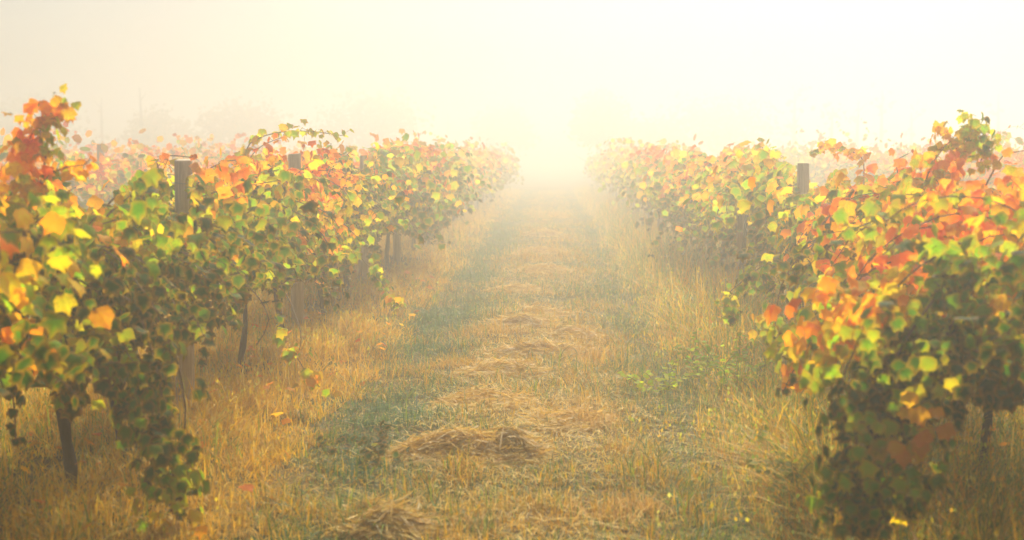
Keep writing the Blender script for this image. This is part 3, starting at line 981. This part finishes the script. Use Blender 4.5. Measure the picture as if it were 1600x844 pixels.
# ---- right row
build_vine(ROW_R + .1, 3.9, 'nearest right grapevine, dark blurred leaves cut by the right edge', GR, aisle=-1, warm=0.02, shoots=26, single=300, seed=21, size=.045, half=.9)
build_vine(ROW_R - .05, 5.0, 'right grapevine with dark leaves hanging to the ground in the front right corner', GR, aisle=-1, warm=0.06, shoots=30, single=300, seed=22, half=.85, size=.045, low=.4, spread=1.05,
           thick=0.03, blobs=[(at(1385, 690, 4.6), (.17, .2, .24), 260, .22, .037), (at(1400, 580, 4.65), (.24, .25, .20), 300, .34, .038), (at(1330, 520, 4.9), (.22, .2, .16), 150, .5, .043), (at(1330, 770, 4.6), (.13, .14, .10), 90, .16, .036), (at(1560, 560, 4.7), (.2, .2, .16), 140, .12, .046)],
           extra=[
               E([(1500, 420, 4.8), (1450, 480, 4.7), (1400, 560, 4.6), (1370, 650, 4.6), (1350, 740, 4.6), (1370, 800, 4.6)], warm=-.1, dense=.9, times=6, size=.044),
               E([(1520, 450, 4.8), (1470, 540, 4.7), (1430, 640, 4.7), (1410, 730, 4.7), (1420, 800, 4.7)], warm=-.15, dense=.9, times=6, size=.044),
               E([(1500, 380, 4.9), (1420, 430, 4.8), (1350, 520, 4.8), (1310, 620, 4.8), (1330, 700, 4.8)], warm=.05, dense=.8)])
build_vine(ROW_R - .16, 6.3, 'right grapevine with one crooked dark trunk and a tall pale spray on top', GR, aisle=-1, warm=0.20, shoots=30, single=300, seed=23, half=.9, size=.05, thick=0.018,
           lean=(-.02, -.05), blobs=[(at(1510, 215, 6.7), (.13, .1, .09), 60, .40, .038), (at(1465, 255, 6.7), (.12, .1, .08), 50, .42, .038), (at(1250, 590, 5.9), (.07, .07, .07), 26, .62, .042), (at(1235, 540, 6.0), (.09, .09, .08), 40, .3, .042)], extra=[
               E([(1440, 300, 6.6), (1460, 250, 6.7), (1490, 215, 6.7), (1520, 190, 6.7), (1540, 215, 6.7), (1530, 260, 6.6)], tone=.42, dense=.9, size=.036, times=7),
               E([(1470, 290, 6.7), (1490, 240, 6.7), (1525, 225, 6.7)], tone=.4, dense=.6, size=.036, times=5),
               E([(1540, 290, 6.6), (1570, 240, 6.6), (1605, 235, 6.6)], warm=.25, size=.037),
               E([(1420, 400, 6.0), (1350, 430, 5.8), (1290, 500, 5.7), (1250, 560, 5.7), (1225, 610, 5.7)], warm=.28, dense=.8, size=.052)])
build_vine(ROW_R + .03, 8.0, 'broad right grapevine of bright orange and lime leaves before the nearest right post', GR, aisle=-1, warm=0.22, shoots=30, single=300, seed=24, half=1.0, size=.049, extra=[
    E([(1300, 360, 7.6), (1250, 400, 7.3), (1220, 450, 7.2), (1210, 520, 7.2)], warm=.1, dense=.8),
    E([(1410, 300, 8.0), (1400, 250, 8.0), (1420, 240, 8.0)], warm=.3, size=.05)])
build_vine(ROW_R, 9.9, 'right grapevine with a bent trunk tip showing below its orange leaves', GR, aisle=-1, warm=0.16, shoots=26, single=300, seed=25, half=.95, size=.049, blobs=[(at(1140, 478, 8.6), (.06, .07, .08), 30, .18, .040), (at(1180, 440, 9), (.1, .1, .08), 46, .26, .042), (at(1200, 510, 8.2), (.08, .08, .09), 40, .28, .042)], extra=[
    E([(1260, 380, 9.4), (1200, 410, 9.0), (1160, 440, 8.8), (1130, 470, 8.7), (1150, 500, 8.6)], warm=-.12, dense=.6, size=.052),
    E([(1350, 290, 9.9), (1345, 245, 10), (1300, 232, 10.4), (1265, 238, 10.7)], warm=.04, dense=.8, size=.05)])
build_vine(ROW_R, 11.8, 'right grapevine just before the nearest right post, a thin shoot arching over', GR, aisle=-1, warm=0.12, shoots=26, single=280, seed=26, half=.95, size=.05, extra=[
    E([(1215, 280, 12.3), (1200, 240, 12.3), (1190, 230, 12.3), (1225, 245, 12.3)], warm=.02, dense=.7, size=.05)])
build_vine(ROW_R, 13.7, 'hazy orange right grapevine between the two right posts', GR, aisle=-1, warm=0.16, shoots=26, single=200, seed=27, half=1.0, size=.05)
build_vine(ROW_R, 15.6, 'right grapevine at the second right post, dark green foliage low to the grass', GR, aisle=-1, warm=0.02, shoots=28, seed=28, half=1.0, size=.045, low=.5)
build_vine(ROW_R, 17.6, 'pale right grapevine just past the second right post', GR, aisle=-1, warm=0.14, shoots=26, seed=29, half=1.0, size=.068)
build_vine(ROW_R, 19.5, 'faint pinkish right grapevine where the right row turns pale', GR, aisle=-1, warm=0.16, shoots=26, seed=30, half=1.0, size=.07)

# ---- the rest of the rows, dissolving in the mist
sd = 100
for rx, label, group, aisle, y0, y1, stp in (
        (ROW_L, 'misty grapevine far down the left row, foliage only a pale shape', 'far grapevines of the left row', 1, 21.3, 56, 2.0),
        (ROW_R, 'misty grapevine far down the right row, foliage only a pale shape', 'far grapevines of the right row', -1, 21.5, 56, 2.0),
        (ROW_L - ROW_GAP, 'misty grapevine of the second row to the left, behind the first row', 'grapevines of the second left row', 1, 13.5, 46, 1.9),
        (ROW_R + ROW_GAP, 'misty grapevine of the second row to the right behind the first row', 'grapevines of the second right row', -1, 14, 46, 1.9),
        (ROW_L - 2 * ROW_GAP, 'very faint grapevine of the third row to the left', 'grapevines of the third left row', 1, 24, 46, 2.1),
        (ROW_R + 2 * ROW_GAP, 'very faint grapevine of the third row to the right', 'grapevines of the third right row', -1, 25, 46, 2.1)):
    yy = y0
    while yy < y1:
        sd += 1
        build_vine(rx + rnd.uniform(-.06, .06), yy, label, group, aisle=aisle, warm=0.10 + rnd.uniform(-.1, .15), shoots=22 if yy < 30 else 15, lo=True, seed=sd,
                   half=1.0, size=0.072 if yy < 30 else .09, per=0.85 if yy < 30 else .7, top=rnd.uniform(1.0, 1.12), canes=yy < 26)
        yy += stp * rnd.uniform(.92, 1.08)


# ------------------------------------------------------------------ posts and wires
def make_post(x, y, ztop, label, group, seed=0, r=0.052):
    rr = random.Random(seed)
    z0 = gz(x, y)
    root = empty('vineyard_post', (x, y, z0)); tag(root, label, 'post', group)
    n = 20; rings = 9
    V = []
    H = ztop - z0
    tx, ty = rr.uniform(-.015, .015), rr.uniform(-.015, .015)
    zs = [-0.3] + [H * i / (rings - 1) for i in range(rings - 1)] + [H - 0.006, H]
    for j, z in enumerate(zs):
        rj = r * (1.03 - 0.06 * max(z, 0) / H) * (0.93 if j == len(zs) - 1 else 1)
        for i in range(n):
            a = 2 * math.pi * i / n
            k = 1 + 0.025 * math.sin(3 * a + seed) + 0.02 * math.sin(7 * a + seed) + rr.uniform(-.008, .008)
            if i in (4, 13): k -= 0.07       # drying cracks
            V.append((math.cos(a) * rj * k + tx * z, math.sin(a) * rj * k + ty * z, z + (0.006 * math.sin(a + seed) if j >= len(zs) - 2 else 0)))
    F = []; S = []
    for j in range(len(zs) - 1):
        for i in range(n):
            q_ = (i + 1) % n
            F += [j * n + i, j * n + q_, (j + 1) * n + q_, (j + 1) * n + i]; S.append(4)
    F += [(len(zs) - 1) * n + i for i in range(n)]; S.append(n)
    link('shaft', mesh_np('shaft', V, F, S, M_POST), root)
    W = Tubes()
    for zz in (0.99 - z0, H - 0.13):
        W.add([Vector((math.cos(a) * (r + .004), math.sin(a) * (r + .004), zz + .004 * math.sin(2 * a))) for a in [i * math.pi / 6 for i in range(13)]], [.0018] * 13, 4, cap=False)
    link('wire_tie', W.mesh('wire_tie', M_WIRE), root)
    return root


POSTS_L = [7.98, 11.6, 15.65, 18.9, 22.9, 26.8, 30.8, 35, 39, 43]
TOPS_L = [1.475, 1.515, 1.50, 1.52]
LAB_L = ['nearest wooden post of the left row, tall and weathered, rising above orange leaves', 'second wooden post of the left row, half sunk in leaves',
         'third wooden post of the left row, its top just above pale leaves', 'fourth wooden post of the left row, between two slender trunks in mist']
for i, y in enumerate(POSTS_L):
    nearp = i < 4
    make_post(ROW_L + (0.0 if i != 3 else .02), y, TOPS_L[i] if nearp else 1.5 + rnd.uniform(-.04, .04), LAB_L[i] if nearp else 'wooden post far down the left row, lost in the mist',
              'wooden posts of the left row' if nearp else 'far wooden posts of the left row', i)
POSTS_R = [4.4, 12.2, 15.9, 19.9, 23.8, 27.7, 31.7, 36, 40, 44]
LAB_R = ['wooden post of the right row nearest the camera, buried in dark foliage', 'wooden post of the right row whose top stands clear above orange leaves',
         'wooden post of the right row seen through a gap in hazy orange leaves', 'faint wooden post of the right row behind pale leaves']
for i, y in enumerate(POSTS_R):
    nearp = 1 <= i < 4
    if i == 0: continue
    make_post(ROW_R + (.03 if i == 1 else 0), y, {1: 1.43, 2: 1.36, 3: 1.4}.get(i, 1.45), LAB_R[i] if nearp else 'wooden post far down the right row, lost in the mist',
              'wooden posts of the right row' if nearp else 'far wooden posts of the right row', 40 + i)
SL = [20.2, 24, 28, 32, 36, 40]
for i, y in enumerate(SL):
    make_post(ROW_L - ROW_GAP - .05, y, 1.66 if i == 0 else 1.6, 'grey post of the second left row, its top alone in the mist' if i == 0 else 'faint post further along the second left row',
              'posts of the second left row' if i == 0 else 'far posts of the second left row', 60 + i)
for i, y in enumerate([18.5, 22.5, 26.5, 30.5, 34.5, 38.5]):
    make_post(ROW_R + ROW_GAP, y, 1.6, 'faint wooden post of the second right row in the mist', 'posts of the second right row', 80 + i)

for rx, y0, y1, lab in ((ROW_L, 2.5, 43, 'thin cordon wire running through the foliage of the left row'), (ROW_R, 2.5, 44, 'thin cordon wire running through the foliage of the right row')):
    W = Tubes()
    yy = np.arange(y0, y1, 1.3)
    W.add([Vector((rx + .056, t, 0.99 - .01 * math.sin(t * 1.6) ** 2)) for t in yy], [.0016] * len(yy), 5)
    tag(link('trellis_wire', W.mesh('trellis_wire', M_WIRE)), lab, 'wire')


# ------------------------------------------------------------------ weeds at the aisle edge
def weed(px, py, stems, h, label, col, seed, spread=0.25, lsize=0.022, per=1.0, dens=7):
    p = at(px, py, 10.0); dv = p - Vector((0, 0, CAM_H)); k = CAM_H / -dv.z
    x0, y0 = dv.x * k, dv.y * k
    O = Vector((x0, y0, gz(x0, y0)))
    rr = random.Random(seed)
    root = empty('leafy_weed', O); tag(root, label, 'weed')
    T = Tubes(); lv = []
    for s in range(stems):
        a = rr.uniform(0, 2 * math.pi)
        d0 = Vector((math.cos(a) * .6, math.sin(a) * .6, 1.0))
        pts = shoot_path(O + Vector((math.cos(a), math.sin(a), 0)) * rr.uniform(0, spread), d0, h * rr.uniform(.6, 1.1), .06, .10, rr, .03)
        T.add([q_ - O for q_ in pts], [.0022] * len(pts), 4, cap=False, col=(0.14, 0.2, 0.04))
        for i, q_ in enumerate(pts[2:]):
            for _ in range(2):
                az = rr.uniform(0, 2 * math.pi)
                sd_ = Vector((math.cos(az), math.sin(az), .25))
                lv.append((q_ + sd_ * lsize * 1.0, frame(Vector((rr.gauss(0, .4), rr.gauss(-.2, .4), 1)), sd_), lsize * rr.uniform(.6, 1.2), tuple(np.array(col) * rr.uniform(.7, 1.25))))
    link('stems', T.mesh('stems', M_BLADE), root)
    o = link('foliage', mass_mesh('foliage', lv, True, O), root); o['kind'] = 'stuff'


weed(1040, 620, 8, .26, 'small lime green leafy weed at the right edge of the mown aisle', (0.45, 0.62, 0.02), 3, .11, .026)
weed(1100, 600, 8, .34, 'mid green leafy weed between the lime green weed and the vine row', (0.22, 0.40, 0.02), 4, .10, .022)
weed(1150, 620, 10, .42, 'tall bright green weed under the hanging right vine shoots', (0.26, 0.46, 0.02), 5, .10, .024)
weed(1280, 800, 16, .40, 'bushy green weed in the ochre grass at the bottom right', (0.13, 0.25, 0.03), 6, .18, .026)
weed(1235, 800, 8, .30, 'smaller green weed left of the bushy one at the bottom right', (0.12, 0.22, 0.03), 7, .10, .022)
weed(545, 735, 14, .20, 'low blue green broadleaf weed in the left wheel track', (0.055, 0.13, 0.075), 8, .22, .024)


fl = []
rf = random.Random(77)
for k in range(420):
    yy = rf.uniform(4.8, 17); sx = rf.choice((-1, 1))
    xx = sx * max(1.25, abs(rf.gauss(1.95, .45)))
    fl.append((Vector((xx, yy, gz(xx, yy) + rf.uniform(.02, .16))), frame(Vector((rf.gauss(0, .4), rf.gauss(0, .4), 1)), Vector((rf.gauss(0, 1), rf.gauss(0, 1), 0.1))), rf.uniform(.03, .05),
               tuple(leaf_color(rf.uniform(.5, .95)) * rf.uniform(.6, 1.0))))
tag(link('fallen_leaves', mass_mesh('fallen_leaves', fl, False, Vector((0, 0, 0)))), 'fallen yellow and orange vine leaves caught in the dry grass under the rows', 'leaves', kind='stuff')

# ------------------------------------------------------------------ trees in the mist
def tree(x, y, h, w_, label, group, seed, clumps=60, slim=False, name='tree'):
    rr = random.Random(3000 + seed)
    O = Vector((x, y, 0)); root = empty(name, O); tag(root, label, 'tree', group)
    T = Tubes()
    th = h * (0.55 if not slim else .97)
    r0 = w_ * .045 if not slim else 0.11
    pts = [Vector((0.06 * h * math.sin(t * 2.2 + seed) * t * (1 if not slim else .3), 0.04 * h * math.sin(t * 3 + seed) * t, -0.1 + th * t)) for t in [i / 8 for i in range(9)]]
    T.add(pts, [r0 * (1.2 - .8 * i / 8) for i in range(9)], 8)
    tips = []
    for k in range(9 if not slim else 5):
        a = rr.uniform(0, 2 * math.pi); s0 = rr.uniform(.3, 1.0)
        b0 = pts[int(s0 * 8)]
        if slim:
            d = Vector((math.cos(a) * .8, math.sin(a) * .8, .7)); L = rr.uniform(.3, 1.0)
        else:
            d = Vector((math.cos(a), math.sin(a), rr.uniform(.3, 1.1))); L = w_ * rr.uniform(.28, .5)
        lp = [b0 + d.normalized() * L * t + Vector((0, 0, .15 * L * t * t)) for t in (0, .35, .7, 1)]
        T.add(lp, [r0 * .45, r0 * .3, r0 * .18, r0 * .06], 5, cap=False)
        tips.append(lp)
    link('trunk', T.mesh('trunk', M_TREEBARK), root)
    lv = []
    for k in range(clumps):
        if slim:
            lp = rr.choice(tips); c0 = lp[rr.choice((2, 3))] + Vector((rr.gauss(0, .15), rr.gauss(0, .15), rr.gauss(0, .2))); rad_ = .28; m_ = 7
        else:
            a = rr.uniform(0, 2 * math.pi); e = rr.uniform(-.25, 1); rr_ = rr.uniform(.55, 1)
            c0 = Vector((math.cos(a) * w_ * .5 * rr_ * math.sqrt(max(0, 1 - max(e, 0) ** 2)), math.sin(a) * w_ * .5 * rr_ * math.sqrt(max(0, 1 - max(e, 0) ** 2)), h * (.55 + .43 * e * rr_)))
            rad_ = w_ * .10; m_ = 26
        tone = rr.uniform(.6, 1.3)
        for j in range(m_):
            q_ = c0 + Vector((rr.gauss(0, rad_), rr.gauss(0, rad_), rr.gauss(0, rad_ * .8)))
            if q_.z < .3: continue
            lv.append((O + q_, frame(Vector((rr.gauss(0, 1), rr.gauss(0, 1), 1)), Vector((rr.gauss(0, 1), rr.gauss(0, 1), -1))), rr.uniform(.09, .2), (0.06 * tone, 0.095 * tone, 0.03 * tone)))
    link('crown', mass_mesh('crown', lv, True, O), root)


GB = 'round misty trees behind the vineyard'
for i, (px, top_y, depth, wpx, lab) in enumerate([
        (375, 152, 44, 130, 'round pale tree in the mist above the nearest left post'),
        (250, 175, 46, 110, 'low faint tree left of the round pale tree'),
        (575, 148, 48, 170, 'wide pale tree in the mist above the left row'),
        (790, 140, 58, 90, 'very faint tree nearest the vanishing point on its left'),
        (940, 140, 46, 90, 'narrow upright misty tree just right of the vanishing point'),
        (1010, 190, 48, 110, 'low misty tree touching the narrow upright one'),
        (1120, 160, 50, 200, 'broad hill shaped misty tree above the right row'),
        (40, 150, 50, 160, 'faint tree behind the tall spray at the left edge')]):
    depth *= 1.6
    p = at(px, top_y, depth)
    tree(p.x, p.y, min(p.z, 4.8), wpx / FPX * depth, lab, GB, i, 70)
GT = 'slim misty trunks behind the vineyard'
for i, (px, top_y, depth) in enumerate([(222, 118, 38), (160, 135, 44), (1243, 128, 40), (1300, 160, 40), (1340, 150, 42), (1378, 120, 40), (1425, 170, 44), (1562, 140, 42), (700, 120, 60)]):
    depth *= 1.75
    p = at(px, top_y, depth)
    tree(p.x, p.y, min(p.z, 4.9), 1.0, ['slim faint trunk left of the nearest left post', 'slimmest faint trunk at the far left, left of the post in the mist', 'slim faint trunk straight above the nearest right post',
                          'second faint trunk right of the nearest right post', 'third faint trunk right of the nearest right post', 'tallest faint trunk between the right post and the pale spray',
                          'short faint trunk close to the left of the pale right spray', 'slim faint trunk right of the pale right spray', 'slim faint trunk above the far end of the left row'][i], GT, 40 + i, 4, True, 'slim_tree')

# ------------------------------------------------------------------ haze
def box_mesh(name, x0, x1, y0, y1, z0, z1, mat):
    V = [(x_, y_, z_) for z_ in (z0, z1) for y_ in (y0, y1) for x_ in (x0, x1)]
    F = [0, 2, 3, 1, 4, 5, 7, 6, 0, 1, 5, 4, 2, 6, 7, 3, 0, 4, 6, 2, 1, 3, 7, 5]
    return mesh_np(name, V, F, [4] * 6, mat)


m, nd, lk = new_mat('mist')
pv = N(nd, 'ShaderNodeVolumePrincipled')
pv.inputs['Color'].default_value = (0.90, 0.885, 0.83, 1)
pv.inputs['Density'].default_value = HAZE_DENSITY
pv.inputs['Anisotropy'].default_value = HAZE_ANISO
lk.new(pv.outputs[0], N(nd, 'ShaderNodeOutputMaterial').inputs['Volume'])
hz = link('haze', box_mesh('haze', -380, 380, -360, 400, -1.2, HAZE_TOP, m))
tag(hz, 'thick bright morning mist filling the vineyard', 'mist', kind='stuff')
